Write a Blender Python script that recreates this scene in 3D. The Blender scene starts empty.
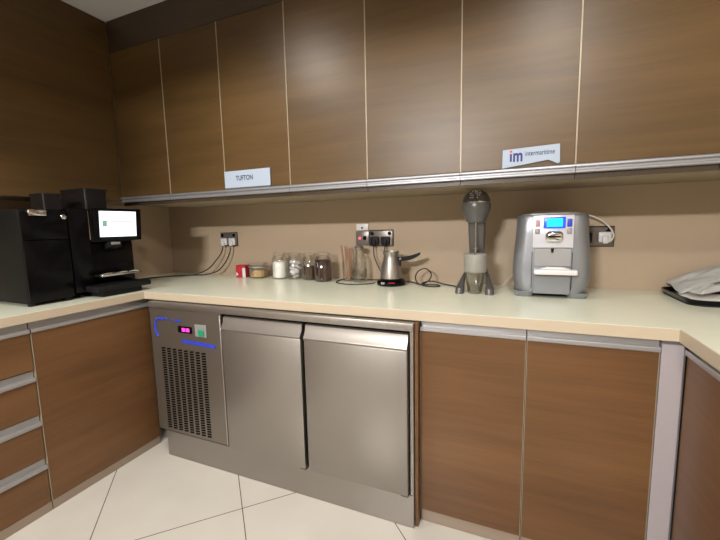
import bpy, bmesh, math, random
from mathutils import Vector, Matrix, noise
random.seed(7)
PI = math.pi
sc = bpy.context.scene
COL = sc.collection

# ------------------------------------------------------------------ materials
def srgb(r, g, b):
    f = lambda c: (c/255/12.92) if c/255 <= .04045 else ((c/255+.055)/1.055)**2.4
    return (f(r), f(g), f(b), 1)

def mat(name, col, rough=.5, metal=0, spec=.5, emit=None, estr=0, bump=0, bscale=200, stretch=None, var=0):
    m = bpy.data.materials.new(name); m.use_nodes = True
    nt = m.node_tree; p = nt.nodes['Principled BSDF']
    p.inputs['Base Color'].default_value = col
    p.inputs['Roughness'].default_value = rough
    p.inputs['Metallic'].default_value = metal
    p.inputs['Specular IOR Level'].default_value = spec
    if emit:
        p.inputs['Emission Color'].default_value = emit; p.inputs['Emission Strength'].default_value = estr
    if bump or var:
        tc = nt.nodes.new('ShaderNodeTexCoord'); mp = nt.nodes.new('ShaderNodeMapping')
        if stretch: mp.inputs['Scale'].default_value = stretch
        nz = nt.nodes.new('ShaderNodeTexNoise'); nz.inputs['Scale'].default_value = bscale; nz.inputs['Detail'].default_value = 4
        nt.links.new(tc.outputs['Object'], mp.inputs[0]); nt.links.new(mp.outputs[0], nz.inputs[0])
        if bump:
            b = nt.nodes.new('ShaderNodeBump'); b.inputs['Strength'].default_value = bump; b.inputs['Distance'].default_value = .002
            nt.links.new(nz.outputs[0], b.inputs['Height']); nt.links.new(b.outputs[0], p.inputs['Normal'])
        if var:
            mx = nt.nodes.new('ShaderNodeMix'); mx.data_type = 'RGBA'
            mx.inputs['A'].default_value = [c*(1-var) for c in col[:3]]+[1]
            mx.inputs['B'].default_value = [min(1, c*(1+var)) for c in col[:3]]+[1]
            nt.links.new(nz.outputs[0], mx.inputs[0]); nt.links.new(mx.outputs['Result'], p.inputs['Base Color'])
    return m

def wood(name, dark, mid, light, rough=.38):
    m = bpy.data.materials.new(name); m.use_nodes = True
    nt = m.node_tree; L = nt.links.new; N = nt.nodes.new; p = nt.nodes['Principled BSDF']
    p.inputs['Roughness'].default_value = rough; p.inputs['Specular IOR Level'].default_value = .36
    tc = N('ShaderNodeTexCoord'); oi = N('ShaderNodeObjectInfo')
    ad = N('ShaderNodeVectorMath'); ad.operation = 'MULTIPLY_ADD'
    cb = N('ShaderNodeCombineXYZ')
    for i in range(3): L(oi.outputs['Random'], cb.inputs[i])
    ad.inputs[1].default_value = (7, 7, 5); L(cb.outputs[0], ad.inputs[0]); L(tc.outputs['Object'], ad.inputs[2])
    def nz(scale, sx, sz, detail, dist=0.0):
        mp = N('ShaderNodeMapping'); mp.inputs['Scale'].default_value = (sx, sx, sz); L(ad.outputs[0], mp.inputs[0])
        n = N('ShaderNodeTexNoise'); n.inputs['Scale'].default_value = scale; n.inputs['Detail'].default_value = detail
        n.inputs['Distortion'].default_value = dist; L(mp.outputs[0], n.inputs[0]); return n.outputs[0]
    broad = nz(1, .9, 6, 3, .2); fine = nz(1, 6, 240, 4); flame = nz(1, 2.0, 34, 3, .25)
    r = N('ShaderNodeValToRGB'); e = r.color_ramp.elements
    e[0].position = .30; e[0].color = dark; e[1].position = .72; e[1].color = light
    x = e.new(.5); x.color = mid
    a = N('ShaderNodeMath'); a.operation = 'MULTIPLY_ADD'; a.inputs[1].default_value = .3; L(flame, a.inputs[0])
    b = N('ShaderNodeMath'); b.operation = 'MULTIPLY'; b.inputs[1].default_value = .65; L(broad, b.inputs[0]); L(b.outputs[0], a.inputs[2])
    c = N('ShaderNodeMath'); c.operation = 'MULTIPLY_ADD'; c.inputs[1].default_value = .22; L(fine, c.inputs[0])
    d = N('ShaderNodeMath'); d.operation = 'SUBTRACT'; d.inputs[1].default_value = .09; L(a.outputs[0], d.inputs[0]); L(d.outputs[0], c.inputs[2])
    L(c.outputs[0], r.inputs[0]); L(r.outputs[0], p.inputs['Base Color'])
    return m

def glass(name, tint=(.985, .99, .985, 1), refl=.35, rough=.03):
    m = bpy.data.materials.new(name); m.use_nodes = True
    nt = m.node_tree; nt.nodes.clear(); N = nt.nodes.new; L = nt.links.new
    o = N('ShaderNodeOutputMaterial'); t = N('ShaderNodeBsdfTransparent'); t.inputs[0].default_value = tint
    g = N('ShaderNodeBsdfGlossy'); g.inputs['Roughness'].default_value = rough; g.inputs[0].default_value = (.9, .9, .9, 1)
    lw = N('ShaderNodeLayerWeight'); lw.inputs[0].default_value = .35
    mu = N('ShaderNodeMath'); mu.operation = 'MULTIPLY_ADD'; mu.inputs[1].default_value = refl; mu.inputs[2].default_value = .03
    L(lw.outputs['Fresnel'], mu.inputs[0]); x = N('ShaderNodeMixShader')
    L(mu.outputs[0], x.inputs[0]); L(t.outputs[0], x.inputs[1]); L(g.outputs[0], x.inputs[2]); L(x.outputs[0], o.inputs[0])
    return m

def frosted(name, col, alpha):
    m = mat(name, col, .4); p = m.node_tree.nodes['Principled BSDF']; p.inputs['Alpha'].default_value = alpha; return m

M = {}
M['wood'] = wood('walnut_laminate', srgb(71, 52, 27), srgb(84, 63, 34), srgb(97, 73, 42))
M['wood_low'] = wood('walnut_laminate_base', srgb(91, 63, 38), srgb(107, 75, 46), srgb(121, 87, 55))
M['fascia'] = wood('dark_walnut_fascia', srgb(54, 44, 34), srgb(64, 52, 40), srgb(74, 60, 47))
M['carcass'] = mat('brown_carcass_board', srgb(150, 134, 112), .6)
M['alu'] = mat('brushed_aluminium', srgb(178, 177, 178), .42, .7, bump=.05, bscale=60, stretch=(1, 1, 20))
M['alu_rail'] = mat('satin_aluminium_rail', srgb(150, 150, 153), .42, .6)
M['alu_dark'] = mat('shadow_gap_aluminium', srgb(150, 146, 148), .4, .8)
M['edge'] = mat('light_edge_banding', srgb(168, 156, 134), .4, .2)
M['post'] = mat('anodised_post', srgb(186, 178, 182), .45, .35)
M['kick'] = mat('taupe_kickboard', srgb(150, 134, 118), .4, .1)
M['counter'] = mat('cream_solid_surface', srgb(233, 236, 216), .22, 0, .5, var=.04, bscale=9)
M['counter_edge'] = mat('tan_counter_edge', srgb(192, 177, 154), .4)
M['paint'] = mat('tan_paint', srgb(174, 154, 131), .6, var=.03, bscale=3)
M['paint_rear'] = mat('pale_wall_paint', srgb(205, 195, 180), .7, var=.03, bscale=3)
M['ceiling'] = mat('white_ceiling_paint', srgb(205, 202, 204), .8, var=.02, bscale=3)
M['steel'] = mat('brushed_stainless', srgb(160, 155, 149), .42, .9, bump=.06, bscale=14, stretch=(30, 1, .6))
M['steel_dark'] = mat('stainless_side', srgb(138, 131, 122), .42, .85, bump=.05, bscale=14, stretch=(30, 1, .6))
M['chrome'] = mat('chrome', srgb(225, 225, 225), .08, 1)
M['chrome_soft'] = mat('bright_steel_edge', srgb(205, 200, 195), .3, .8)
M['black'] = mat('black_gloss_plastic', srgb(9, 9, 11), .2, spec=.15)
M['black_matt'] = mat('black_matt_plastic', srgb(20, 20, 22), .55, spec=.25)
M['black_steel'] = mat('black_painted_steel', srgb(19, 19, 18), .5, spec=.15)
M['hopper'] = mat('smoked_hopper_plastic', srgb(24, 21, 20), .3, spec=.25)
M['opening_shade'] = mat('opening_shade_black', srgb(10, 8, 7), .9, spec=.1)  # near-black that stands for shade inside vent openings and door gaps
M['white'] = mat('white_plastic', srgb(218, 215, 216), .35)
M['paper'] = mat('white_card', srgb(156, 168, 184), .7)
M['ink'] = mat('grey_ink', srgb(44, 54, 80), .7)
M['ink_blue'] = mat('blue_ink', srgb(40, 46, 110), .7)
M['ink_red'] = mat('red_ink', srgb(200, 70, 80), .7)
M['blue'] = mat('blue_marking', srgb(40, 62, 190), .5)
M['sock'] = mat('grey_socket_metal', srgb(120, 112, 108), .35, .5)
M['red'] = mat('red_carton', srgb(178, 34, 44), .5, var=.1, bscale=40)
M['sugar'] = mat('white_sugar', srgb(250, 247, 242), .9, bump=.3, bscale=900)
M['coffee'] = mat('ground_coffee', srgb(64, 40, 33), .9, bump=.5, bscale=700, var=.3)
M['tea'] = mat('dark_brown_granules', srgb(78, 60, 46), .9, bump=.5, bscale=500, var=.35)
M['spice'] = mat('tan_granules', srgb(190, 160, 112), .9, bump=.4, bscale=500, var=.25)
M['sachet'] = mat('sachet_paper', srgb(244, 242, 244), .55)
M['stick'] = mat('stirrer_wood', srgb(158, 112, 82), .7, var=.1, bscale=60)
M['glass'] = glass('clear_glass')
M['plastic_clear'] = glass('clear_cup_plastic', (.86, .87, .85, 1), .4, .1)
M['frost'] = frosted('frosted_cup_band', srgb(172, 170, 160), .45)
M['mixer'] = mat('grey_enamel', srgb(92, 90, 88), .3, .35)
M['mixer_head'] = mat('grey_pearl_head', srgb(92, 91, 90), .34, .15)
M['silver'] = mat('silver_plastic', srgb(142, 145, 150), .38, .6)
M['silver_light'] = mat('light_silver_panel', srgb(212, 212, 222), .35, .3)
M['silver_dark'] = mat('grey_recess_plastic', srgb(150, 150, 150), .45, .2)
M['button_pink'] = mat('pinkish_button', srgb(190, 150, 156), .4)
M['green'] = mat('green_switch', srgb(30, 130, 90), .3, emit=srgb(30, 150, 100), estr=.3)
M['pink'] = mat('pink_led_digits', srgb(230, 60, 160), .4, emit=srgb(240, 50, 170), estr=1.6)
M['led'] = mat('red_neon', srgb(255, 90, 110), .4, emit=srgb(255, 60, 90), estr=4)
M['lcd'] = mat('cyan_lcd', srgb(20, 200, 255), .3, emit=srgb(10, 205, 255), estr=1.0)
M['lcd_frame'] = mat('blue_backlit_frame', srgb(50, 80, 200), .3, emit=srgb(40, 80, 220), estr=.55)
M['screen'] = mat('lit_white_screen', srgb(235, 240, 255), .3, emit=srgb(238, 243, 255), estr=.95)
M['screen_ink'] = mat('pale_green_icon', srgb(120, 160, 140), .4, emit=srgb(120, 165, 145), estr=.5)
M['screen_grey'] = mat('pale_grey_screen_text', srgb(150, 155, 160), .4, emit=srgb(150, 156, 164), estr=.6)
M['cord'] = mat('black_flex', srgb(40, 34, 32), .5)
M['cord_white'] = mat('white_flex', srgb(214, 206, 200), .5)
M['bag'] = mat('grey_white_plastic_film', srgb(176, 176, 172), .35, bump=.3, bscale=60)
M['bag_white'] = mat('white_napkin_paper', srgb(228, 226, 222), .7, bump=.3, bscale=80)

def floor_mat():
    m = bpy.data.materials.new('diagonal_cream_tiles'); m.use_nodes = True
    nt = m.node_tree; N = nt.nodes.new; L = nt.links.new; p = nt.nodes['Principled BSDF']
    tc = N('ShaderNodeTexCoord'); s = N('ShaderNodeSeparateXYZ'); L(tc.outputs['Object'], s.inputs[0])
    def line(op, off, pp):
        a = N('ShaderNodeMath'); a.operation = op; L(s.outputs[0], a.inputs[0]); L(s.outputs[1], a.inputs[1])
        b = N('ShaderNodeMath'); b.operation = 'ADD'; b.inputs[1].default_value = off; L(a.outputs[0], b.inputs[0])
        c = N('ShaderNodeMath'); c.operation = 'PINGPONG'; c.inputs[1].default_value = pp; L(b.outputs[0], c.inputs[0])
        d = N('ShaderNodeMath'); d.operation = 'LESS_THAN'; d.inputs[1].default_value = .0028; L(c.outputs[0], d.inputs[0]); return d
    a = line('ADD', .97+8.2, .41); b = line('SUBTRACT', -1.69+8.2, .82)
    mx = N('ShaderNodeMath'); mx.operation = 'MAXIMUM'; L(a.outputs[0], mx.inputs[0]); L(b.outputs[0], mx.inputs[1])
    nz = N('ShaderNodeTexNoise'); nz.inputs['Scale'].default_value = 5; nz.inputs['Detail'].default_value = 5; L(tc.outputs['Object'], nz.inputs[0])
    t = N('ShaderNodeMix'); t.data_type = 'RGBA'; t.inputs['A'].default_value = srgb(200, 194, 184); t.inputs['B'].default_value = srgb(212, 208, 198); L(nz.outputs[0], t.inputs[0])
    q = N('ShaderNodeMix'); q.data_type = 'RGBA'; q.inputs['B'].default_value = srgb(96, 84, 72); L(mx.outputs[0], q.inputs[0]); L(t.outputs['Result'], q.inputs['A'])
    L(q.outputs['Result'], p.inputs['Base Color']); p.inputs['Roughness'].default_value = .2
    return m
M['floor'] = floor_mat()

# ------------------------------------------------------------------ mesh helpers
class MB:
    def __init__(s): s.bm = bmesh.new()
    def box(s, x0, x1, y0, y1, z0, z1, bev=0, seg=1):
        b = bmesh.new(); bmesh.ops.create_cube(b, size=1)
        bmesh.ops.scale(b, vec=(x1-x0, y1-y0, z1-z0), verts=b.verts)
        bmesh.ops.translate(b, vec=((x0+x1)/2, (y0+y1)/2, (z0+z1)/2), verts=b.verts)
        if bev: bmesh.ops.bevel(b, geom=b.edges[:], offset=bev, segments=seg, affect='EDGES', profile=.5)
        return s.add(b)
    def add(s, b):
        me = bpy.data.meshes.new('t'); b.to_mesh(me); b.free(); s.bm.from_mesh(me); bpy.data.meshes.remove(me); return s
    def prism(s, pts, axis, a0, a1, bev=0):
        """profile pts extruded along axis: 'x' -> pts are (y,z); 'y' -> (x,z); 'z' -> (x,y)"""
        f = {'x': lambda p, a: (a, p[0], p[1]), 'y': lambda p, a: (p[0], a, p[1]), 'z': lambda p, a: (p[0], p[1], a)}[axis]
        b = bmesh.new()
        A = [b.verts.new(f(p, a0)) for p in pts]; B = [b.verts.new(f(p, a1)) for p in pts]
        b.faces.new(A); b.faces.new(B[::-1]); n = len(pts)
        for i in range(n): b.faces.new((A[i], B[i], B[(i+1) % n], A[(i+1) % n]))
        bmesh.ops.recalc_face_normals(b, faces=b.faces)
        if bev: bmesh.ops.bevel(b, geom=b.edges[:], offset=bev, segments=2, affect='EDGES', profile=.5)
        return s.add(b)
    def lathe(s, prof, cx=0, cy=0, n=32, cap=True):
        b = bmesh.new(); rings = []
        for r, z in prof:
            rings.append([b.verts.new((cx+r*math.cos(2*PI*i/n), cy+r*math.sin(2*PI*i/n), z)) for i in range(n)])
        for A, B in zip(rings, rings[1:]):
            for i in range(n): b.faces.new((A[i], A[(i+1) % n], B[(i+1) % n], B[i]))
        if cap: b.faces.new(rings[0][::-1]); b.faces.new(rings[-1])
        bmesh.ops.recalc_face_normals(b, faces=b.faces)
        return s.add(b)
    def loft(s, rings):
        b = bmesh.new(); R = [[b.verts.new(p) for p in r] for r in rings]; n = len(R[0])
        for A, B in zip(R, R[1:]):
            for i in range(n): b.faces.new((A[i], A[(i+1) % n], B[(i+1) % n], B[i]))
        b.faces.new(R[0][::-1]); b.faces.new(R[-1]); bmesh.ops.recalc_face_normals(b, faces=b.faces)
        return s.add(b)
    def tube(s, pts, r, n=8, sub=6, closed=False):
        P = [Vector(p) for p in pts]; C = []
        for i in range(len(P)-1):
            p0 = P[max(i-1, 0)]; p1 = P[i]; p2 = P[i+1]; p3 = P[min(i+2, len(P)-1)]
            for k in range(sub):
                t = k/sub
                C.append(.5*((2*p1)+(p2-p0)*t+(2*p0-5*p1+4*p2-p3)*t*t+(3*p1-p0-3*p2+p3)*t**3))
        C.append(P[-1]); rings = []; up = Vector((.13, .21, .97)).normalized(); prev = None
        for i, c in enumerate(C):
            t = (C[min(i+1, len(C)-1)]-C[max(i-1, 0)]).normalized()
            if prev is None: a = t.cross(up).normalized()
            else:
                a = (prev-t*prev.dot(t)).normalized()
            prev = a; bb = t.cross(a)
            rings.append([c+r*(math.cos(2*PI*k/n)*a+math.sin(2*PI*k/n)*bb) for k in range(n)])
        return s.loft(rings)
    def rot(s, ang, axis, c=(0, 0, 0)):
        bmesh.ops.rotate(s.bm, cent=c, matrix=Matrix.Rotation(ang, 3, axis), verts=s.bm.verts); return s
    def move(s, v): bmesh.ops.translate(s.bm, vec=v, verts=s.bm.verts); return s

def rr(x0, x1, y0, y1, r, k=5):
    out = []
    for cx, cy, a in ((x1-r, y0+r, -PI/2), (x1-r, y1-r, 0), (x0+r, y1-r, PI/2), (x0+r, y0+r, PI)):
        for i in range(k+1):
            t = a+PI/2*i/k; out.append((cx+r*math.cos(t), cy+r*math.sin(t)))
    return out

def wloc(o):
    v = Vector((0, 0, 0))
    while o: v += o.location; o = o.parent
    return v

def link(name, mb, m, parent=None, loc=None, smooth=None):
    """shapes are given in world coordinates; stored relative to the parent's (or own) origin"""
    base = wloc(parent) if parent else Vector(loc or (0, 0, 0))
    bmesh.ops.translate(mb.bm, vec=-base, verts=mb.bm.verts)
    me = bpy.data.meshes.new(name); mb.bm.to_mesh(me); mb.bm.free()
    me.materials.append(M[m] if isinstance(m, str) else m)
    for p in me.polygons: p.use_smooth = True
    try: me.set_sharp_from_angle(angle=math.radians(smooth or 38))
    except Exception: pass
    o = bpy.data.objects.new(name, me); COL.objects.link(o)
    if parent: o.parent = parent
    else: o.location = base
    return o

def tag(o, label, cat, group=None, kind=None):
    o['label'] = label; o['category'] = cat
    if group: o['group'] = group
    if kind: o['kind'] = kind
    return o
def thing(name, label, cat, loc, group=None):
    o = bpy.data.objects.new(name, None); o.empty_display_size = .05; COL.objects.link(o); o.location = loc
    return tag(o, label, cat, group)
def struct(name, mb, m):
    o = link(name, mb, m); o['kind'] = 'structure'; return o
def dup(root, loc, label):
    c = root.copy(); COL.objects.link(c); c.location = loc; c['label'] = label
    for ch in list(root.children):
        d = ch.copy(); COL.objects.link(d); d.parent = c
        for g in list(ch.children):
            e = g.copy(); COL.objects.link(e); e.parent = d
    return c
def text(name, s, size, m, parent, origin, rx=PI/2, rz=0, align='LEFT', narrow=1, bold=0):
    cu = bpy.data.curves.new('txt', 'FONT'); cu.body = s; cu.size = size; cu.extrude = .0002; cu.align_x = align; cu.offset = bold
    t = bpy.data.objects.new('txt', cu); COL.objects.link(t)
    me = bpy.data.meshes.new_from_object(t.evaluated_get(bpy.context.evaluated_depsgraph_get()))
    bpy.data.objects.remove(t)
    me.transform(Matrix.Translation(Vector(origin)-wloc(parent)) @ Matrix.Rotation(rz, 4, 'Z') @ Matrix.Rotation(rx, 4, 'X') @ Matrix.Diagonal((narrow, 1, 1, 1)))
    me.name = name; me.materials.clear(); me.materials.append(M[m])
    o = bpy.data.objects.new(name, me); COL.objects.link(o); o.parent = parent; return o

# ------------------------------------------------------------------ setting
XW, XR, YR, ZC, CT = -.625, 2.94, -6.4, 2.42, .90
struct('floor', MB().box(XW-.1, XR+.1, YR-.1, .1, -.1, 0), 'floor')
struct('ceiling', MB().box(XW-.1, XR+.1, YR-.1, .1, ZC, ZC+.1), 'ceiling')
struct('wall_back', MB().box(XW, XR, 0, .1, 0, ZC), 'paint')
struct('wall_left', MB().box(XW-.1, XW, YR, .1, 0, ZC), 'paint')
struct('wall_right', MB().box(XR, XR+.1, YR, .1, 0, ZC), 'paint')
struct('wall_front', MB().box(XW, XR, YR-.1, YR, 0, ZC), 'paint_rear')
# unseen header with left drop, added to shade cabinet tops and corner door
struct('lamp_blocker', MB().box(XW+.001, XR-.001, -3.15, -3.0, 2.20, ZC-.001).box(XW+.001, .585, -3.15, -3.0, 2.01, 2.20), 'paint_rear')
# dark wood fascia between the wall cabinets and the ceiling
struct('trim_1', MB().box(-.335, XR-.002, -.555, -.002, 2.249, ZC-.001), 'fascia')
# filler beside the refrigerator
struct('trim_2', MB().box(1.5055, 1.5175, -.738, -.1, .002, .858), 'wood_low')

# ------------------------------------------------------------------ wall cabinets
W = .395
def rail_profile(f, zt, zb):
    # rounded handle lip, f = face plane (negative is out)
    return [(f+.012, zt), (f-.010, zt), (f-.016, zt-.004), (f-.017, zt-.010), (f-.009, zt-.015), (f-.009, zb+.012), (f-.013, zb+.009), (f-.013, zb+.003), (f-.009, zb), (f+.012, zb)]
def wall_cab(x0, w, label, left=True):
    t = thing('wall_cabinet', label, 'cabinet', (x0, -.555, 1.39), 'wall cabinets above the counter')
    link('body', MB().box(x0+.0008, x0+w-.0008, -.534, -.002, 1.390, 2.2475), 'carcass', t)
    link('door', MB().box(x0+.0022, x0+w-.0022, -.555, -.5345, 1.432, 2.2475, .001), 'wood', t)
    es = MB()
    if left: es.box(x0+.0004, x0+.0021, -.5565, -.535, 1.432, 2.2475)
    link('edge_strip', es.box(x0+w-.0021, x0+w-.0004, -.5565, -.535, 1.432, 2.2475), 'edge', t)
    link('bottom_batten', MB().box(x0+.001, x0+w-.001, -.552, -.5345, 1.380, 1.3975), 'fascia', t)
    link('handle_rail', MB().prism(rail_profile(-.555, 1.4305, 1.398), 'x', x0+.001, x0+w-.001), 'alu_rail', t)
    return t
wall_cab(-.3345, .4000, 'darkest walnut wall cabinet, tight in the corner above the black coffee machine', False)
c0 = wall_cab(.0665, W, 'narrow-looking walnut wall cabinet between the corner cabinet and the lettered TUFTON card cabinet')
for k, lab in ((1, 'walnut wall cabinet whose handle rail carries the TUFTON card'),
               (2, 'walnut wall cabinet right of the TUFTON card, above the row of glass jars'),
               (3, 'walnut wall cabinet above the steel coffee pot and the grey wall sockets'),
               (4, 'walnut wall cabinet whose rail carries the blue-lettered card, above the drink mixer'),
               (5, 'rightmost big walnut wall cabinet, above the black tray of plastic bags')):
    dup(c0, (.0665+W*k, -.555, 1.39), lab)
dup(c0, (.0665+W*6, -.555, 1.39), 'walnut wall cabinet in the right corner, beyond the rightmost one in the picture')

t = thing('wall_cabinet', 'wide dark wood wall unit on left wall, reaching the ceiling above the black milk cooler', 'cabinet', (-.48, -1.6, 1.405))
link('body', MB().box(XW+.002, -.3565, -2.75, -.002, 1.405, ZC-.002), 'carcass', t)
link('door', MB().box(-.356, -.338, -2.75, -.5565, 1.405, ZC-.002, .001), 'wood', t)

# ------------------------------------------------------------------ worktop
t = thing('worktop', 'cream U-shaped worktop running along three walls', 'worktop', (1.15, -.3, .861))
D = .7227; XI = 2.314
def ushape(mb, z0, z1, i):
    pts = [(XW+.002, -.002), (XW+.002, -2.9), (-i, -2.9), (-i, -D+i), (XI+i, -D+i), (XI+i, -2.9), (XR-.002, -2.9), (XR-.002, -.002)]
    mb.prism(pts, 'z', z0, z1, 0); return mb
link('slab', ushape(MB(), .861, CT, .004), 'counter', t)
link('edge_band', MB().prism([(-.0039, -2.9), (0, -2.9), (0, -D), (XI, -D), (XI, -2.9), (XI+.0039, -2.9), (XI+.0039, -D+.0039), (-.0039, -D+.0039)], 'z', .862, CT-.001), 'counter_edge', t)

# ------------------------------------------------------------------ base units
def rail_low(axis, f, s, a0, a1, ztop, lip_t, lip_b):
    """recess plate + lip. f face plane, s outward sign"""
    m = MB()
    p = [(f-s*.014, ztop), (f-s*.010, ztop), (f-s*.010, lip_t), (f+s*.004, lip_t), (f+s*.007, lip_t-.004), (f+s*.007, lip_b+.003), (f+s*.004, lip_b), (f-s*.014, lip_b)]
    return m.prism(p, axis, a0, a1)
GB = 'base cabinets under the worktop'
# left door cabinet (faces +x)
t = thing('base_cabinet', 'wide single-door wooden base cabinet on the left run, beside the steel fridge', 'cabinet', (-.3, -.95, 0), GB)
link('body', MB().box(XW+.002, -.04, -1.2335, -.79, .045, .858), 'carcass', t)
link('door', MB().box(-.039, -.020, -1.231, -.690, .045, .8105, .001), 'wood_low', t)
link('edge_strip', MB().box(-.039, -.0185, -1.2335, -1.2315, .045, .809), 'edge', t)
link('handle_rail', rail_low('y', -.020, 1, -1.2325, -.690, .856, .829, .811), 'alu', t)
link('kickboard', MB().box(-.045, -.022, -1.2325, -.690, .001, .043), 'kick', t)
# drawers
t = thing('drawer_unit', 'wooden four-drawer base unit at the left edge of the room', 'drawer unit', (-.3, -1.5, 0))
link('body', MB().box(XW+.002, -.046, -1.90, -1.2355, .045, .858), 'carcass', t)
link('kickboard', MB().box(-.045, -.022, -1.90, -1.2355, .001, .043), 'kick', t)
for zt, zb in ((.811, .652), (.601, .452), (.401, .252), (.201, .045)):
    d = link('drawer', MB().box(-.039, -.020, -1.899, -1.2375, zb, zt-.0005, .001), 'wood_low', t)
    link('handle_rail', rail_low('y', -.020, 1, -1.899, -1.2375, zt+.045, zt+.018, zt), 'alu', d)
# right-hand back doors (face -y)
def base_cab(x0, w, label):
    t = thing('base_cabinet', label, 'cabinet', (x0, -.70, 0), GB)
    link('body', MB().box(x0+.001, x0+w-.001, -.68, -.002, .055, .858), 'carcass', t)
    link('door', MB().box(x0+.0025, x0+w-.0025, -.7015, -.682, .055, .8165, .001), 'wood_low', t)
    link('edge_strip', MB().box(x0+.0006, x0+.0024, -.703, -.682, .055, .816).box(x0+w-.0024, x0+w-.0006, -.703, -.682, .055, .816), 'edge', t)
    link('handle_rail', MB().prism([(-.687, .856), (-.691, .856), (-.691, .834), (-.706, .834), (-.7085, .831), (-.7085, .820), (-.706, .817), (-.687, .817)], 'x', x0+.001, x0+w-.001), 'alu', t)
    link('kickboard', MB().box(x0+.001, x0+w-.001, -.695, -.682, .001, .053), 'kick', t)
    return t
b0 = base_cab(1.5185, .379, 'narrower-looking wooden base cabinet directly right of the steel fridge')
b1 = dup(b0, (1.5185+.3805, -.70, 0), 'wooden base cabinet between its twin by the fridge and the grey corner post')
t = thing('corner_post', 'tall grey aluminium corner post between the two wooden cabinet runs', 'post', (2.31, -.68, 0))
link('shaft', MB().prism([(2.2805, -.703), (2.336, -.703), (2.343, -.696), (2.343, -.655), (2.2805, -.655)], 'z', .001, .846), 'post', t)
link('top_cap', MB().prism([(2.2805, -.700), (2.334, -.700), (2.341, -.694), (2.341, -.655), (2.2805, -.655)], 'z', .8465, .860), 'alu_dark', t)
# right run (faces -x)
t = thing('base_cabinet', 'wooden base cabinet on the right-hand run, cut off by the frame edge', 'cabinet', (2.65, -1.1, 0), GB)
link('body', MB().box(2.364, XR-.002, -1.45, -.712, .055, .858), 'carcass', t)
link('door', MB().box(2.343, 2.362, -1.449, -.708, .055, .8165, .001), 'wood_low', t)
link('handle_rail', rail_low('y', 2.343, -1, -1.449, -.708, .856, .834, .817), 'alu', t)
link('kickboard', MB().box(2.346, 2.360, -1.449, -.708, .001, .053), 'kick', t)
t = dup(t, (2.65, -1.1-.745, 0), 'wooden base cabinet on the right-hand run, nearest the camera and outside the frame')

# ------------------------------------------------------------------ refrigerator
FX0, FX1, FY = .066, 1.503, -.752
t = thing('undercounter_fridge', 'stainless steel two-door undercounter fridge with vent grille and blue marks', 'fridge', (.8, -.4, 0))
link('body', MB().box(FX0+.002, FX1, FY+.022, -.12, .145, .857), 'steel_dark', t)
link('top_rail', MB().box(FX0, FX1+.002, FY-.006, FY+.0215, .826, .8575, .003, 2), 'steel', t)
link('shadow_gap', MB().box(.555, 1.489, FY+.010, FY+.0215, .150, .825), 'opening_shade', t)  # black sheet behind the doors, stands in for shade in the gaps
link('end_panel', MB().box(1.4895, FX1, FY, FY+.0215, .146, .825, .001), 'steel', t)
pn = link('control_panel', MB().box(FX0, .5535, FY, FY+.0215, .146, .825, .0015), 'steel_dark', t)
link('kick_plate', MB().box(FX0+.056, FX1, FY-.001, FY+.015, .001, .1445, .001), 'steel', t)
g = MB()
for c in range(8):
    x = .150+c*.0400
    for r in range(34):
        z = .163+r*.0134
        g.prism([(x-.0145, z), (x+.0125, z+.0025), (x+.0145, z+.0115), (x-.0125, z+.0090)], 'y', FY-.0008, FY+.001)
link('vent_grille', g, 'opening_shade', pn)  # openings drawn as raised black shapes, their inner shade put into the colour
d = link('temperature_display', MB().box(.270, .366, FY-.004, FY, .708, .742, .001), 'black', pn)
link('lit_digits', MB().box(.300, .322, FY-.0052, FY-.004, .716, .734).box(.328, .350, FY-.0052, FY-.004, .716, .734), 'pink', d)
s = link('switch_plate', MB().box(.386, .460, FY-.003, FY, .697, .760, .001), 'silver_dark', pn)
link('green_rocker', MB().box(.412, .446, FY-.010, FY-.003, .702, .734, .002), 'green', s)
link('blue_stripe', MB().prism([(.290, .674), (.512, .664), (.512, .646), (.290, .656)], 'y', FY-.0016, FY+.0005), 'blue', pn)
cm = MB().tube([(x, FY-.0005, z) for x, z in ((.190, .772), (.150, .772), (.122, .764), (.108, .745), (.104, .715), (.110, .690), (.122, .674))], .0065, 6, 4)
dh = MB().box(.250, .295, FY-.002, FY+.0005, .764, .774)
link('blue_dot', MB().box(.212, .228, FY-.002, FY+.0005, .765, .773), 'blue', pn)
link('blue_bracket', cm, 'blue', pn); link('blue_dash', dh, 'blue', pn)
def fdoor(x0, x1, lab=None):
    d = link('door', MB().box(x0, x1, FY-.022, FY+.009, .150, .752, .003, 2), 'steel', t)
    # pressed handle lip along the top
    pr = [(FY+.008, .753), (FY-.022, .753), (FY-.0245, .760), (FY-.0215, .767), (FY-.008, .787), (FY-.004, .812), (FY+.008, .816)]
    link('handle_lip', MB().prism(pr, 'x', x0, x1), 'steel', d)
    link('corner_bracket', MB().box(x1-.030, x1, FY-.018, FY+.006, .1450, .1495), 'black_matt', d)
link('folded_edge', MB().box(.549, .5542, FY-.005, FY-.0001, .150, .815, .001), 'chrome_soft', pn)
fdoor(.576, 1.012); fdoor(1.030, 1.484)

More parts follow.
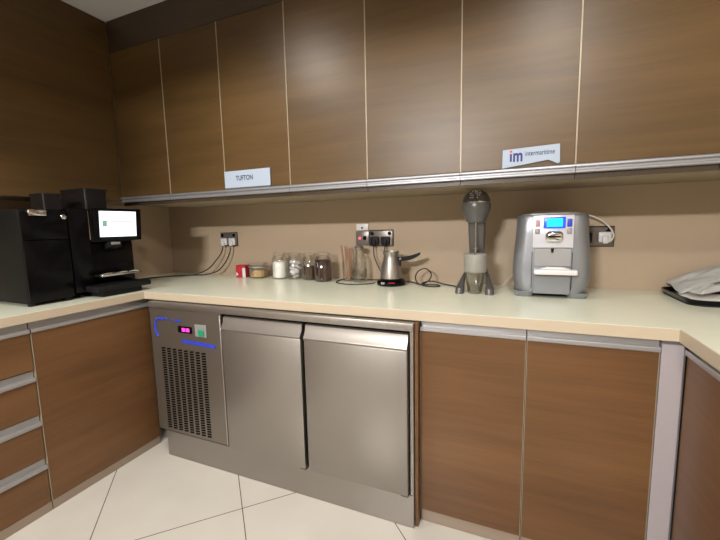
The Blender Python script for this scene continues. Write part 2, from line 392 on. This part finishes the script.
# ------------------------------------------------------------------ signs on the rail
t = thing('name_card', 'white card lettered TUFTON leaning on the handle rail', 'sign', (.604, -.563, 1.431), 'cards on the wall cabinet rail')
link('card', MB().box(.463, .746, -.562, -.559, 1.4315, 1.521), 'paper', t)
link('clip', MB().box(.4625, .7465, -.5645, -.5585, 1.431, 1.437), 'mixer', t)
text('lettering', 'TUFTON', .034, 'ink', t, (.590, -.5625, 1.472), align='CENTER', narrow=.80, bold=.0006)
t = thing('name_card', 'white card with blue im letters, propped askew on the handle rail', 'sign', (1.894, -.562, 1.431), 'cards on the wall cabinet rail')
m = MB().prism([(1.800, 1.432), (1.880, 1.442), (1.955, 1.452), (1.985, 1.437), (1.992, 1.440), (1.990, 1.505), (1.801, 1.499)], 'y', -.562, -.559)
link('card', m, 'paper', t)
text('emblem_letters', 'm', .062, 'ink_blue', t, (1.836, -.5625, 1.455), narrow=.72, bold=.0018)
link('emblem_letter_stem', MB().box(1.826, 1.833, -.5627, -.5618, 1.455, 1.483), 'ink_blue', t)
link('red_dot', MB().lathe([(.0045, 0), (.0045, .0008)], 0, 0, 16).rot(PI/2, 'X').move((1.8295, -.562, 1.4915)), 'ink_red', t)
text('lettering', 'intermaritime', .025, 'ink', t, (1.878, -.5625, 1.472), narrow=.70, bold=.0002)

# ------------------------------------------------------------------ milk cooler + coffee machine (face +x)
t = thing('milk_cooler', 'black box-shaped milk cooler with chrome latch beside the coffee machine', 'milk cooler', (-.37, -1.08, CT), None)
link('body', MB().box(-.60, -.139, -1.170, -.985, CT+.014, 1.335, .006, 2), 'black_steel', t)
link('door', MB().box(-.1385, -.128, -1.168, -.987, CT+.020, 1.196, .003, 2), 'black', t)
link('upper_panel', MB().box(-.1385, -.128, -1.168, -.987, 1.200, 1.332, .003, 2), 'black', t)
link('latch', MB().box(-.1275, -.114, -1.142, -1.072, 1.306, 1.334, .005, 2), 'chrome', t)
link('lock', MB().lathe([(.011, 0), (.011, .006), (.008, .008)], 0, 0, 20).rot(PI/2, 'Y').move((-.1275, -1.002, 1.303)), 'chrome', t)
for px, py in ((-.57, -1.15), (-.57, -1.005), (-.16, -1.15), (-.16, -1.005)):
    link('foot', MB().lathe([(.014, CT+.0005), (.016, CT+.0135)], px, py, 16), 'black_matt', t)

t = thing('coffee_machine', 'black bean-to-cup coffee machine with bright white touchscreen', 'coffee machine', (-.35, -.80, CT))
link('body', MB().box(-.60, -.165, -.980, -.645, CT+.030, 1.1755, .005, 2).box(-.60, -.215, -.980, -.648, 1.1755, 1.345, .005, 2), 'black', t)
link('side_column', MB().box(-.1645, -.130, -.980, -.890, CT+.030, 1.344, .004, 2), 'black', t)
hd = link('head', MB().box(-.2145, -.135, -.8885, -.648, 1.176, 1.344, .004, 2), 'black', t)
# tilted touchscreen
def tilt(mb): return mb.rot(math.radians(5), 'Y', (-.12, -.74, 1.26)).rot(math.radians(-4), 'Z', (-.12, -.74, 1.26))
link('bezel', tilt(MB().box(-.134, -.116, -.870, -.622, 1.180, 1.350, .004, 2)), 'black', hd)
scn = link('touchscreen', tilt(MB().box(-.1158, -.1145, -.842, -.652, 1.202, 1.336)), 'screen', hd)
link('chrome_line', MB().box(-.1365, -.133, -.8880, -.8850, 1.19, 1.335), 'chrome', hd)
ic = MB().box(-.1143, -.1138, -.828, -.806, 1.256, 1.288, .0002); tilt(ic)
link('screen_icon', ic, 'screen_ink', t)
tx = MB().box(-.1143, -.1138, -.786, -.658, 1.278, 1.283).box(-.1143, -.1138, -.755, -.690, 1.262, 1.265); tilt(tx)
link('screen_writing', tx, 'screen_grey', t)
link('spout', MB().prism([(-.163, 1.1755), (-.120, 1.1755), (-.126, 1.145), (-.163, 1.135)], 'y', -.805, -.735, .003), 'black_matt', t)
link('badge', MB().box(-.1225, -.1190, -.793, -.745, 1.160, 1.1735, .001), 'alu', t)
sh = MB().box(-.1645, -.090, -.885, -.665, 1.000, 1.006)
link('cup_shelf', sh, 'black_matt', t)
sh = MB()
for a, b in ((-.872, -.800), (-.790, -.735), (-.725, -.672)):
    sh.tube([(-.098, a, 1.009), (-.086, (a*2+b)/3, 1.014), (-.086, (a+2*b)/3, 1.014), (-.098, b, 1.009)], .0045, 8, 4)
sh.box(-.094, -.089, -.880, -.668, .998, 1.008, .001)
link('shelf_trim', sh, 'chrome', t)
link('drip_tray', MB().box(-.1645, -.032, -.935, -.650, .930, .957, .004, 2), 'black_matt', t)
gr = MB()
for i in range(14): gr.box(-.155, -.042, -.925+i*.0193, -.917+i*.0193, .9572, .9592)
link('drip_grate', gr, 'black_steel', t)
link('base', MB().box(-.58, -.055, -.900, -.690, CT+.0008, .9290, .003), 'black_matt', t)
# hoppers
link('hopper', MB().loft([[(x, y, 1.3455) for x, y in rr(-.385, -.145, -.884, -.778, .010)], [(x, y, 1.440) for x, y in rr(-.385, -.145, -.884, -.772, .010)]]), 'hopper', t)
link('hopper_lid', MB().prism(rr(-.387, -.142, -.887, -.769, .010), 'z', 1.4405, 1.448), 'black_matt', t)
t2 = thing('bean_container', 'low dark smoked bean container standing on the milk cooler', 'container', (-.18, -1.03, 1.336))
link('body', MB().prism(rr(-.250, -.142, -1.066, -.990, .008), 'z', 1.336, 1.404), 'hopper', t2)
link('lid', MB().prism(rr(-.252, -.140, -1.068, -.988, .008), 'z', 1.4045, 1.411), 'black_matt', t2)

# ------------------------------------------------------------------ sockets, plugs and cables
def socket(x0, x1, label, switches, led=False):
    cx = (x0+x1)/2
    t = thing('wall_socket', label, 'socket', (cx, 0, 1.155), 'grey wall sockets')
    link('plate', MB().box(x0, x1, -.011, -.0005, 1.110, 1.200, .003, 2), 'sock', t)
    link('border', MB().box(x0-.003, x1+.003, -.006, -.0008, 1.106, 1.204, .001), 'black_matt', t)
    for sx in switches:
        link('switch', MB().lathe([(.011, 0), (.011, .005), (.008, .006)], 0, 0, 16).rot(PI/2, 'X').move((sx, -.0112, 1.184)), 'black', t)
    return t
socket(-.113, .032, 'grey double wall socket left of the jars, with two white plugs', (-.095, .012))
socket(1.044, 1.190, 'grey double wall socket above the coffee pot, with two black plugs', (1.063, 1.172))
socket(2.138, 2.284, 'grey double wall socket right of the silver coffee maker, with one white plug', (2.262, 2.17))
t = thing('wall_switch', 'grey single wall switch with a glowing red light', 'switch', (.998, 0, 1.155))
link('plate', MB().box(.954, 1.040, -.011, -.0005, 1.112, 1.198, .003, 2), 'sock', t)
link('red_light', MB().box(.975, .987, -.0135, -.0112, 1.150, 1.162, .001), 'led', t)
link('rocker', MB().box(1.003, 1.024, -.015, -.0112, 1.146, 1.168, .002), 'black', t)
t = thing('wall_tab', 'small white tab with dark dot above the red-lit wall switch', 'tab', (.997, 0, 1.222))
link('plate', MB().box(.958, 1.036, -.009, -.0005, 1.2035, 1.243, .002, 2), 'white', t)
link('dot', MB().lathe([(.006, 0), (.006, .003)], 0, 0, 16).rot(PI/2, 'X').move((.997, -.0091, 1.218)), 'black', t)

def cable(label, plugc, m_plug, pts, m_cord, r=.0035, group=None):
    px, pz = plugc
    t = thing('power_cable', label, 'cable', (px, -.03, pz), group)
    link('plug', MB().box(px-.027, px+.027, -.030, -.0116, pz-.025, pz+.025, .006, 2).box(px-.012, px+.012, -.042, -.026, pz-.030, pz+.006, .005, 2), m_plug, t)
    link('cord', MB().tube([(px, -.034, pz-.026)]+pts, r), m_cord, t)
    return t
G = 'power cables'
cable('black cord from the left white plug of the socket near the coffee machine', (-.072, 1.139), 'white',
      [(-.085, -.045, 1.06), (-.125, -.06, 1.005), (-.185, -.08, .945), (-.27, -.12, .908), (-.37, -.20, .905), (-.43, -.28, .906), (-.465, -.38, .906), (-.47, -.50, .906), (-.47, -.63, .906)], 'cord', .004, G)
cable('black cord from the right white plug of the socket near the coffee machine', (.000, 1.139), 'white',
      [(-.008, -.045, 1.06), (-.045, -.055, .99), (-.11, -.07, .93), (-.20, -.10, .906), (-.30, -.15, .906), (-.40, -.235, .906), (-.448, -.38, .906), (-.45, -.50, .906), (-.45, -.63, .906)], 'cord', .004, G)
cable('black cord looping from the right black plug to the coffee pot base', (1.148, 1.140), 'black_matt',
      [(1.15, -.040, 1.06), (1.15, -.035, .97), (1.13, -.032, .915), (1.06, -.028, .9048), (.98, -.026, .9048), (.91, -.026, .9048), (.880, -.05, .9048), (.878, -.13, .9048), (.91, -.19, .9048), (1.00, -.222, .9048), (1.09, -.19, .906), (1.135, -.165, .910)], 'cord', .0033, G)
cable('black cord hanging from the left black plug and coiling beside the drink mixer', (1.080, 1.140), 'black_matt',
      [(1.085, -.048, 1.06), (1.105, -.045, 1.00), (1.14, -.04, .94), (1.20, -.04, .908), (1.28, -.06, .908), (1.34, -.11, .912), (1.385, -.125, .905), (1.425, -.115, .925), (1.437, -.10, .960), (1.405, -.09, .988), (1.365, -.095, .975), (1.350, -.105, .94), (1.375, -.14, .912), (1.44, -.175, .9042), (1.49, -.155, .9042), (1.475, -.115, .9042), (1.41, -.12, .9042), (1.385, -.095, .907), (1.43, -.065, .916), (1.50, -.075, .9042), (1.56, -.125, .9042), (1.60, -.165, .9042)], 'cord', .0033, G)
cable('white cord arching over the silver coffee maker from a white plug', (2.246, 1.152), 'white',
      [(2.266, -.045, 1.135), (2.274, -.05, 1.165), (2.245, -.055, 1.212), (2.19, -.052, 1.250), (2.11, -.045, 1.274), (2.0, -.040, 1.283), (1.93, -.040, 1.275), (1.905, -.040, 1.24), (1.90, -.040, 1.12)], 'cord_white', .0035, G)

cable('thin pale cord rising from the mixer foot behind the silver coffee maker', (2.168, 1.150), 'black_matt',
      [(2.150, -.034, 1.09), (2.05, -.030, 1.06), (1.94, -.030, 1.03), (1.87, -.035, .985), (1.83, -.06, .945), (1.80, -.10, .912), (1.775, -.14, .905), (1.752, -.175, .905)], 'cord_white', .0025, G)

# ------------------------------------------------------------------ jars
def jar_glass(x, y, r, h, parent):
    z = CT+.0006; n = r*.80
    prof = [(r*.9, z), (r, z+.006), (r, z+h*.76), (n, z+h*.84), (n, z+h*.86), (n-.003, z+h*.86), (n-.003, z+h*.835), (r-.003, z+h*.75), (r-.003, z+.008), (r*.86, z+.005)]
    link('glass_body', MB().lathe(prof, x, y, 32), 'glass', parent)
    lz = z+h*.8605
    link('lid', MB().lathe([(n*1.0, lz), (n*1.08, lz+.003), (n*1.08, lz+h*.10), (n*.95, lz+h*.135), (n*.3, lz+h*.139)], x, y, 32), 'glass', parent)
def fill(name, label, x, y, r, h, m):
    z = CT+.0075
    o = link(name, MB().lathe([(r*.9, z), (r, z+.004), (r, z+h-.003), (r*.9, z+h), (r*.4, z+h+.003)], x, y, 28), m, None, (x, y, z))
    return tag(o, label, name.split('_')[-1], None, 'stuff')
GJ = 'glass storage jars'
def jar(x, y, r, h, label):
    t = thing('glass_jar', label, 'jar', (x, y, CT), GJ); jar_glass(x, y, r, h, t); return t
jar(.440, -.085, .050, .172, 'tall glass jar of white sugar, leftmost of the tall jars')
fill('white_sugar', 'white sugar filling two thirds of the leftmost tall glass jar', .440, -.085, .0465, .104, 'sugar')
jar(.551, -.080, .050, .172, 'tall glass jar stuffed with white paper sachets')
for i in range(14):
    a = i*2.4; rad = .012+.012*(i % 3); z = CT+.016+i*.0076
    b = MB().box(-.021, .021, -.0125, .0125, -.002, .002, .0015)
    b.rot(random.uniform(-.9, .9), 'X').rot(random.uniform(-.6, .6), 'Y').rot(a, 'Z').move((.551+rad*math.cos(a)*.7, -.080+rad*math.sin(a)*.7, z))
    tag(link('sugar_sachet', b, 'sachet', None, (.551, -.080, z)), 'white paper sachet inside the second tall glass jar', 'sachet', 'sachets in the glass jar')
jar(.664, -.080, .050, .172, 'tall glass jar half full of dark brown granules')
fill('brown_granules', 'dark brown granules in the lower half of the third tall jar', .664, -.080, .0465, .077, 'tea')
jar(.783, -.125, .054, .178, 'tall glass jar of ground coffee, rightmost of the jar row')
fill('ground_coffee', 'reddish brown ground coffee filling the rightmost jar of the row', .783, -.125, .0503, .121, 'coffee')

t = thing('clip_top_jar', 'squat glass jar with clip lid beside the red carton', 'jar', (.272, -.09, CT))
z = CT+.0006
link('glass_body', MB().lathe([(.056, z), (.062, z+.006), (.062, z+.068), (.055, z+.077), (.052, z+.077), (.059, z+.066), (.059, z+.008), (.053, z+.005)], .272, -.09, 36), 'glass', t)
link('lid', MB().lathe([(.058, z+.0785), (.062, z+.081), (.062, z+.094), (.056, z+.099), (.02, z+.101)], .272, -.09, 36), 'glass', t)
link('rim_band', MB().lathe([(.0625, z+.071), (.0650, z+.072), (.0650, z+.078), (.0625, z+.079)], .272, -.09, 36, False), 'alu', t)
link('wire_clip', MB().tube([(.262, -.156, z+.069), (.262, -.160, z+.052), (.272, -.160, z+.040), (.282, -.160, z+.052), (.282, -.156, z+.069)], .002), 'chrome', t)
fill('tan_granules', 'tan granules half filling the squat clip-top jar', .272, -.09, .0565, .046, 'spice')
t = thing('red_carton', 'small red carton with a white side panel beside the squat jar', 'carton', (.15, -.09, CT))
link('box', MB().box(.108, .182, -.125, -.06, CT+.0005, CT+.083, .002).rot(.12, 'Z', (.15, -.09, CT)), 'red', t)
link('white_panel', MB().box(.160, .1835, -.1275, -.1255, CT+.001, CT+.066, .0005).rot(.12, 'Z', (.15, -.09, CT)), 'white', t)
link('printed_mark', MB().prism([(.112, CT+.012), (.128, CT+.02), (.116, CT+.036), (.112, CT+.034)], 'y', -.1262, -.1252).rot(.12, 'Z', (.15, -.09, CT)), 'white', t)

# tumbler with stirrers, stoppered bottle
t = thing('glass_tumbler', 'clear glass tumbler holding wooden stirrers', 'glass', (.925, -.075, CT))
link('glass_body', MB().lathe([(.030, CT+.0006), (.036, CT+.125), (.034, CT+.125), (.028, CT+.007)], .925, -.075, 28), 'glass', t)
for i, (dx, dy, tx, ty, lab) in enumerate(((-.012, .0, -.045, .0, 'wooden stirrer leaning furthest left in the tumbler'), (-.008, .012, -.026, .02, 'wooden stirrer standing behind the leftmost one in the tumbler'),
                                        (.012, -.004, .030, .010, 'wooden stirrer leaning right in the tumbler'), (.003, .010, .008, .024, 'upright wooden stirrer at the middle of the tumbler'))):
    a = Vector((.925+dx, -.075+dy, CT+.009)); b = Vector((.925+tx*.9, -.075+ty*.9, CT+.215-.006*i))
    tag(link('stirrer', MB().tube([a, a.lerp(b, .5), b], .0045, 6, 2), 'stick', None, a), lab, 'stirrer', 'stirrers in the tumbler')
t = thing('glass_bottle', 'tall stoppered glass bottle under the red-lit wall switch', 'bottle', (1.010, -.095, CT))
z = CT+.0006
link('glass_body', MB().lathe([(.038, z), (.044, z+.006), (.044, z+.125), (.036, z+.155), (.022, z+.170), (.022, z+.188), (.019, z+.188), (.019, z+.170), (.033, z+.152), (.041, z+.124), (.041, z+.009), (.036, z+.006)], 1.010, -.095, 32), 'glass', t)
link('stopper', MB().lathe([(.020, z+.1885), (.026, z+.192), (.028, z+.202), (.022, z+.212), (.006, z+.215)], 1.010, -.095, 28), 'steel', t)
link('label_band', MB().lathe([(.0443, z+.03), (.0446, z+.034), (.0446, z+.072), (.0443, z+.076)], 1.010, -.095, 32, False), 'plastic_clear', t)

# ------------------------------------------------------------------ electric coffee pot
kx, ky = 1.224, -.150
t = thing('pot_base', 'round black electric base under the steel coffee pot', 'base', (kx, ky, CT))
link('disc', MB().lathe([(.074, CT+.0006), (.080, CT+.006), (.080, CT+.020), (.070, CT+.032), (.020, CT+.034)], kx, ky, 40), 'black', t)
link('indicator_strip', MB().box(kx+.008, kx+.042, ky-.0800, ky-.066, CT+.020, CT+.024, .001), 'red', t)
link('switch', MB().box(kx-.035, kx-.010, ky-.0785, ky-.066, CT+.012, CT+.024, .002), 'silver_dark', t)
t = thing('coffee_pot', 'small steel coffee pot with a long black handle', 'coffee pot', (kx, ky, CT+.035))
z = CT+.0355
link('body', MB().lathe([(.056, z), (.060, z+.004), (.059, z+.030), (.052, z+.075), (.042, z+.115), (.040, z+.130), (.046, z+.152), (.0445, z+.152), (.0385, z+.130), (.050, z+.075), (.057, z+.030), (.055, z+.006)], kx, ky, 40), 'steel', t)
link('pouring_lip', MB().prism([(kx-.044, z+.150), (kx-.058, z+.157), (kx-.044, z+.135)], 'y', ky-.010, ky+.010, .001), 'steel', t)
link('handle', MB().box(kx+.040, kx+.056, ky-.010, ky+.010, z+.070, z+.122, .004, 2).loft([
    [(kx+x-.010, ky+a*w, zz+b*hh) for a, b in ((-1, -1), (1, -1), (1, 1), (-1, 1))] for x, zz, w, hh in ((.055, z+.108, .009, .010), (.085, z+.112, .011, .011), (.120, z+.118, .013, .012), (.150, z+.129, .013, .010), (.172, z+.141, .010, .006))]), 'black_matt', t)
link('handle_bolt', MB().lathe([(.006, 0), (.006, .003)], 0, 0, 14).rot(PI/2, 'X').move((kx+.056, ky-.0105, z+.112)), 'steel_dark', t)

# ------------------------------------------------------------------ drink mixer
mx, my = 1.682, -.27
t = thing('drink_mixer', 'grey milkshake mixer with a rounded head and forked feet', 'mixer', (mx, my, CT))
def ring(cx, cy, w, d, z, r=.01): return [(x, y, z) for x, y in rr(cx-w/2, cx+w/2, cy-d/2, cy+d/2, r, 3)]
link('column', MB().loft([ring(mx, my+.075, .088, .030, CT+.100), ring(mx, my+.075, .080, .040, CT+.125), ring(mx, my+.070, .070, .042, CT+.20), ring(mx, my+.050, .078, .070, CT+.335)]), 'mixer', t)
hd = link('head', MB().lathe([(.036, CT+.3355), (.043, CT+.337), (.055, CT+.368), (.0645, CT+.398), (.065, CT+.412), (.062, CT+.425)], mx, my, 40), 'mixer_head', t)
dm = [(.062, CT+.4255)]+[(.0625*math.cos(a), CT+.4255+.060*math.sin(a)) for a in [i*PI/2/8 for i in range(1, 8)]]+[(.004, CT+.4857)]
link('dome', MB().lathe(dm, mx, my, 40), 'mixer_head', hd)
link('trim_ring', MB().lathe([(.0625, CT+.423), (.0645, CT+.4245), (.0645, CT+.4275), (.0625, CT+.429)], mx, my, 40, False), 'chrome', hd)
pf = MB()
for i in range(5):
    for j in range(7):
        if random.random() < .4: continue
        a = -PI/2+(j-3)*.17; e = .35+i*.19; rr_ = .0632*math.cos(e)
        b = MB().box(-.003, .003, -.003, .003, -.0025, .0025, .001).move((mx+rr_*math.cos(a), my+rr_*math.sin(a), CT+.4255+.0608*math.sin(e)))
        me = bpy.data.meshes.new('t'); b.bm.to_mesh(me); b.bm.free(); pf.bm.from_mesh(me); bpy.data.meshes.remove(me)
link('glint_flecks', pf, 'silver_light', hd)  # light flecks set on the dome in place of its mottled reflections
link('spindle', MB().lathe([(.0035, CT+.115), (.0035, CT+.333)], mx, my-.004, 12).lathe([(.004, CT+.212), (.014, CT+.213), (.014, CT+.216), (.004, CT+.217)], mx, my-.004, 20), 'chrome', t)
for sgn in (-1, 1):
    f = MB()
    f.loft([ring(mx+sgn*xx, yy, w, d, zz, min(w, d)*.4) for xx, yy, w, d, zz in
            ((.068, my-.015, .038, .080, CT+.0008), (.067, my-.012, .037, .076, CT+.028), (.064, my+.004, .028, .060, CT+.044), (.054, my+.040, .017, .036, CT+.080), (.041, my+.076, .014, .030, CT+.108))])
    link('foot', f, 'mixer', t)
t = thing('mixing_cup', 'clear plastic mixing cup with frosted upper band under the mixer head', 'cup', (mx, my-.02, CT))
cy_ = my-.012
link('cup_body', MB().lathe([(.030, CT+.0006), (.033, CT+.006), (.0455, CT+.100), (.0435, CT+.100), (.031, CT+.009)], mx, cy_, 36), 'plastic_clear', t)
link('upper_band', MB().lathe([(.046, CT+.1005), (.0520, CT+.104), (.0520, CT+.186), (.0505, CT+.188), (.0495, CT+.186), (.0495, CT+.106)], mx, cy_, 36), 'frost', t)

# ------------------------------------------------------------------ silver coffee maker
t = thing('coffee_maker', 'silver capsule coffee maker with a blue-lit display', 'coffee maker', (2.0, -.2, CT))
def cm(w, y0, y1, z, cx=1.999): return [(x, y, z) for x, y in rr(cx-w/2, cx+w/2, y0, y1, .05, 6)]
body = MB().loft([cm(.274, -.316, -.072, CT+.026), cm(.278, -.318, -.07, CT+.034), cm(.300, -.322, -.068, CT+.075), cm(.305, -.324, -.066, CT+.115), cm(.300, -.324, -.066, CT+.17), cm(.282, -.322, -.07, CT+.28), cm(.277, -.321, -.075, CT+.350), cm(.270, -.316, -.080, CT+.360)])
link('body', body, 'silver', t)
link('side_groove', MB().box(1.9215, 1.9235, -.3262, -.320, CT+.04, CT+.20).box(2.0745, 2.0765, -.3262, -.320, CT+.04, CT+.20), 'black_matt', t)
for sgn in (-1, 1):
    link('foot', MB().loft([[(x, y, zz) for x, y in rr(1.999+sgn*.104-w, 1.999+sgn*.104+w, -.308+e, -.080-e, .022, 4)] for e, w, zz in ((.004, .034, CT+.0006), (-.002, .038, CT+.008), (-.007, .042, CT+.0255))]), 'silver', t)
link('base_plate', MB().box(1.945, 2.055, -.29, -.09, CT+.014, CT+.0255), 'black_matt', t)
fp = link('front_panel', MB().box(1.922, 2.077, -.331, -.318, 1.120, 1.2575, .003, 2), 'silver_light', t)
fr = link('display_frame', MB().box(1.962, 2.045, -.3345, -.3312, 1.202, 1.249, .003, 2), 'lcd_frame', fp)
link('display', MB().box(1.975, 2.034, -.3358, -.3346, 1.209, 1.243), 'lcd', fp)
for bx, bz, m, hh in ((1.940, 1.224, 'button_pink', .015), (1.940, 1.190, 'silver_dark', .012), (2.060, 1.224, 'blue', .016), (2.060, 1.190, 'silver_dark', .012)):
    link('button', MB().box(bx-.009, bx+.009, -.3342, -.3312, bz-hh, bz+hh, .003, 2), m, fp)
kn = MB().loft([[(x, -.3315-dz, z) for x, z in rr(1.970+i, 2.039-i, 1.142+i, 1.192-i, .020-i*.3, 5)] for dz, i in ((0, 0), (.010, .001), (.016, .006), (.018, .012))])
link('chrome_knob', kn, 'chrome', fp)
link('brew_recess', MB().box(1.930, 2.072, -.3275, -.318, 1.040, 1.117, .002), 'silver_dark', t)
link('nozzle', MB().lathe([(.004, 1.100), (.006, 1.117)], 2.0, -.331, 14), 'black_matt', t)
tr = link('cup_tray', MB().box(1.930, 2.092, -.372, -.326, 1.008, 1.030, .005, 2), 'white', t)
link('tray_ridge', MB().prism([(1.95, 1.0305), (2.07, 1.0305), (2.04, 1.040), (1.98, 1.040)], 'y', -.366, -.330, .002), 'white', tr)
link('lower_door', MB().box(1.930, 2.072, -.3275, -.318, CT+.020, 1.003, .002), 'silver', t)
link('lid', MB().loft([[(x, y, z) for x, y in rr(1.999-w/2, 1.999+w/2, -.30, -.095, .04, 5)] for w, z in ((.24, CT+.3605), (.23, CT+.366), (.18, CT+.368))]), 'silver_dark', t)

# ------------------------------------------------------------------ tray with bags
t = thing('serving_tray', 'black serving tray holding grey plastic bags in the right corner', 'tray', (2.69, -.18, CT))
x0, x1, y0, y1 = 2.462, 2.900, -.352, -.012
link('dish', MB().prism(rr(x0+.010, x1-.010, y0+.010, y1-.010, .05), 'z', CT+.0006, CT+.0055), 'black_matt', t)
rim = MB(); b = bmesh.new(); rings = []
for off, z in ((.010, CT+.0056), (.0, CT+.024), (.004, CT+.025), (.014, CT+.0066)):
    rings.append([b.verts.new((x, y, z)) for x, y in rr(x0+off, x1-off, y0+off, y1-off, .06-off)])
for i in range(len(rings)):
    A = rings[i]; B_ = rings[(i+1) % len(rings)]; n = len(A)
    for k in range(n): b.faces.new((A[k], A[(k+1) % n], B_[(k+1) % n], B_[k]))
bmesh.ops.recalc_face_normals(b, faces=b.faces); rim.add(b)
link('rim', rim, 'black', t)
def crumpled(name, label, c, L, Wd, H, rz, ry, m, seed, rx=0):
    b = bmesh.new(); N = 22; top = []; bot = []
    for i in range(N+1):
        rt = []; rb = []
        for j in range(N+1):
            u = i/N*2-1; v = j/N*2-1
            e = max(0, (1-u**4)*(1-v**4))**.6
            p = Vector((u*1.7+seed, v*1.7, seed*1.3))
            n1 = noise.noise(p*1.2)+.5*noise.noise(p*2.7)+.28*noise.noise(p*6)
            x = u*L/2*(1+.05*noise.noise(p+Vector((9, 0, 0)))); y = v*Wd/2*(1+.07*noise.noise(p+Vector((0, 9, 0))))
            rt.append(b.verts.new((x, y, H*e*(.75+.5*n1)+.0008)))
            rb.append(b.verts.new((x, y, -.0008*e-.0002)))
        top.append(rt); bot.append(rb)
    for i in range(N):
        for j in range(N):
            b.faces.new((top[i][j], top[i+1][j], top[i+1][j+1], top[i][j+1])); b.faces.new((bot[i][j], bot[i][j+1], bot[i+1][j+1], bot[i+1][j]))
    for k in range(N):
        b.faces.new((top[k][0], bot[k][0], bot[k+1][0], top[k+1][0])); b.faces.new((top[k+1][N], bot[k+1][N], bot[k][N], top[k][N]))
        b.faces.new((top[0][k+1], bot[0][k+1], bot[0][k], top[0][k])); b.faces.new((top[N][k], bot[N][k], bot[N][k+1], top[N][k+1]))
    bmesh.ops.recalc_face_normals(b, faces=b.faces)
    mb = MB(); mb.add(b); mb.rot(rx, 'X').rot(ry, 'Y').rot(rz, 'Z').move(c)
    return tag(link(name, mb, m, None, c, 60), label, 'bag')
crumpled('paper_napkin', 'white paper napkins lying flat in the black tray under the bags', (2.685, -.185, CT+.0068), .345, .235, .010, 0, 0, 'bag_white', 3.1)['category'] = 'napkin'
crumpled('plastic_bag', 'long grey plastic bag sloping up at the wall side of the tray', (2.612, -.085, CT+.083), .25, .10, .018, .03, -.42, 'bag', 7.7, .45)
crumpled('plastic_bag', 'rolled grey plastic bag with rounded end in the middle of the tray', (2.605, -.185, CT+.046), .18, .060, .022, .42, -.16, 'bag', 12.3)
crumpled('plastic_bag', 'crumpled grey plastic bag at the right side of the tray', (2.775, -.17, CT+.040), .20, .20, .040, .4, -.1, 'bag', 21.9)

# ------------------------------------------------------------------ camera
yaw, pit, rol, f = -.3982, -.1195, -.0219, 365.7581
fw = Vector((math.sin(yaw)*math.cos(pit), math.cos(yaw)*math.cos(pit), math.sin(pit)))
rt = Vector((math.cos(yaw), -math.sin(yaw), 0)); up = rt.cross(fw)
R = rt*math.cos(rol)+up*math.sin(rol); U = -rt*math.sin(rol)+up*math.cos(rol)
cam = bpy.data.cameras.new('camera'); co = bpy.data.objects.new('camera', cam); COL.objects.link(co)
cam.sensor_fit = 'HORIZONTAL'; cam.sensor_width = 36; cam.lens = f/720*36; cam.clip_start = .02
mw = Matrix((R, U, -fw)).transposed().to_4x4(); mw.translation = Vector((1.8464, -2.0762, 1.2291)); co.matrix_world = mw
sc.camera = co
sc.cycles.transparent_max_bounces = 32

# ------------------------------------------------------------------ lights: recessed downlights and the far room lamp
def spot(name, loc, energy, col, ang=120, blend=.8, size=.05, aim=(0, 0, -1)):
    l = bpy.data.lights.new(name, 'SPOT'); l.energy = energy; l.color = col; l.spot_size = math.radians(ang); l.spot_blend = blend; l.shadow_soft_size = size
    o = bpy.data.objects.new(name, l); COL.objects.link(o); o.location = loc
    o.rotation_euler = Vector(aim).to_track_quat('-Z', 'Y').to_euler(); return o
def area(name, loc, size, energy, col, aim, size_y=None):
    l = bpy.data.lights.new(name, 'AREA'); l.energy = energy; l.color = col; l.size = size
    if size_y: l.shape = 'RECTANGLE'; l.size_y = size_y
    o = bpy.data.objects.new(name, l); COL.objects.link(o); o.location = loc
    o.rotation_euler = Vector(aim).to_track_quat('-Z', 'Y').to_euler(); return o
WARM = (1, .96, .91)
spot('downlight', (.57, -1.42, 2.40), 60, WARM, 150, .8, .10, (.30, .10, -1))
spot('downlight', (2.02, -1.45, 2.40), 30, WARM, 170, .5, .10)
spot('downlight', (2.10, -2.35, 2.40), 84, WARM, 173, .35, .10)
area('far_room_lamp', (.9, -4.5, 2.33), .6, 122, (1, .98, .95), (0, 1, -.27), .10)

w = bpy.data.worlds.new('world'); sc.world = w; w.use_nodes = True
w.node_tree.nodes['Background'].inputs[0].default_value = (.5, .48, .45, 1); w.node_tree.nodes['Background'].inputs[1].default_value = .2
sc.view_settings.view_transform = 'Standard'; sc.view_settings.look = 'None'; sc.view_settings.gamma = 1
sc.view_settings.use_curve_mapping = False; sc.view_settings.exposure = 0
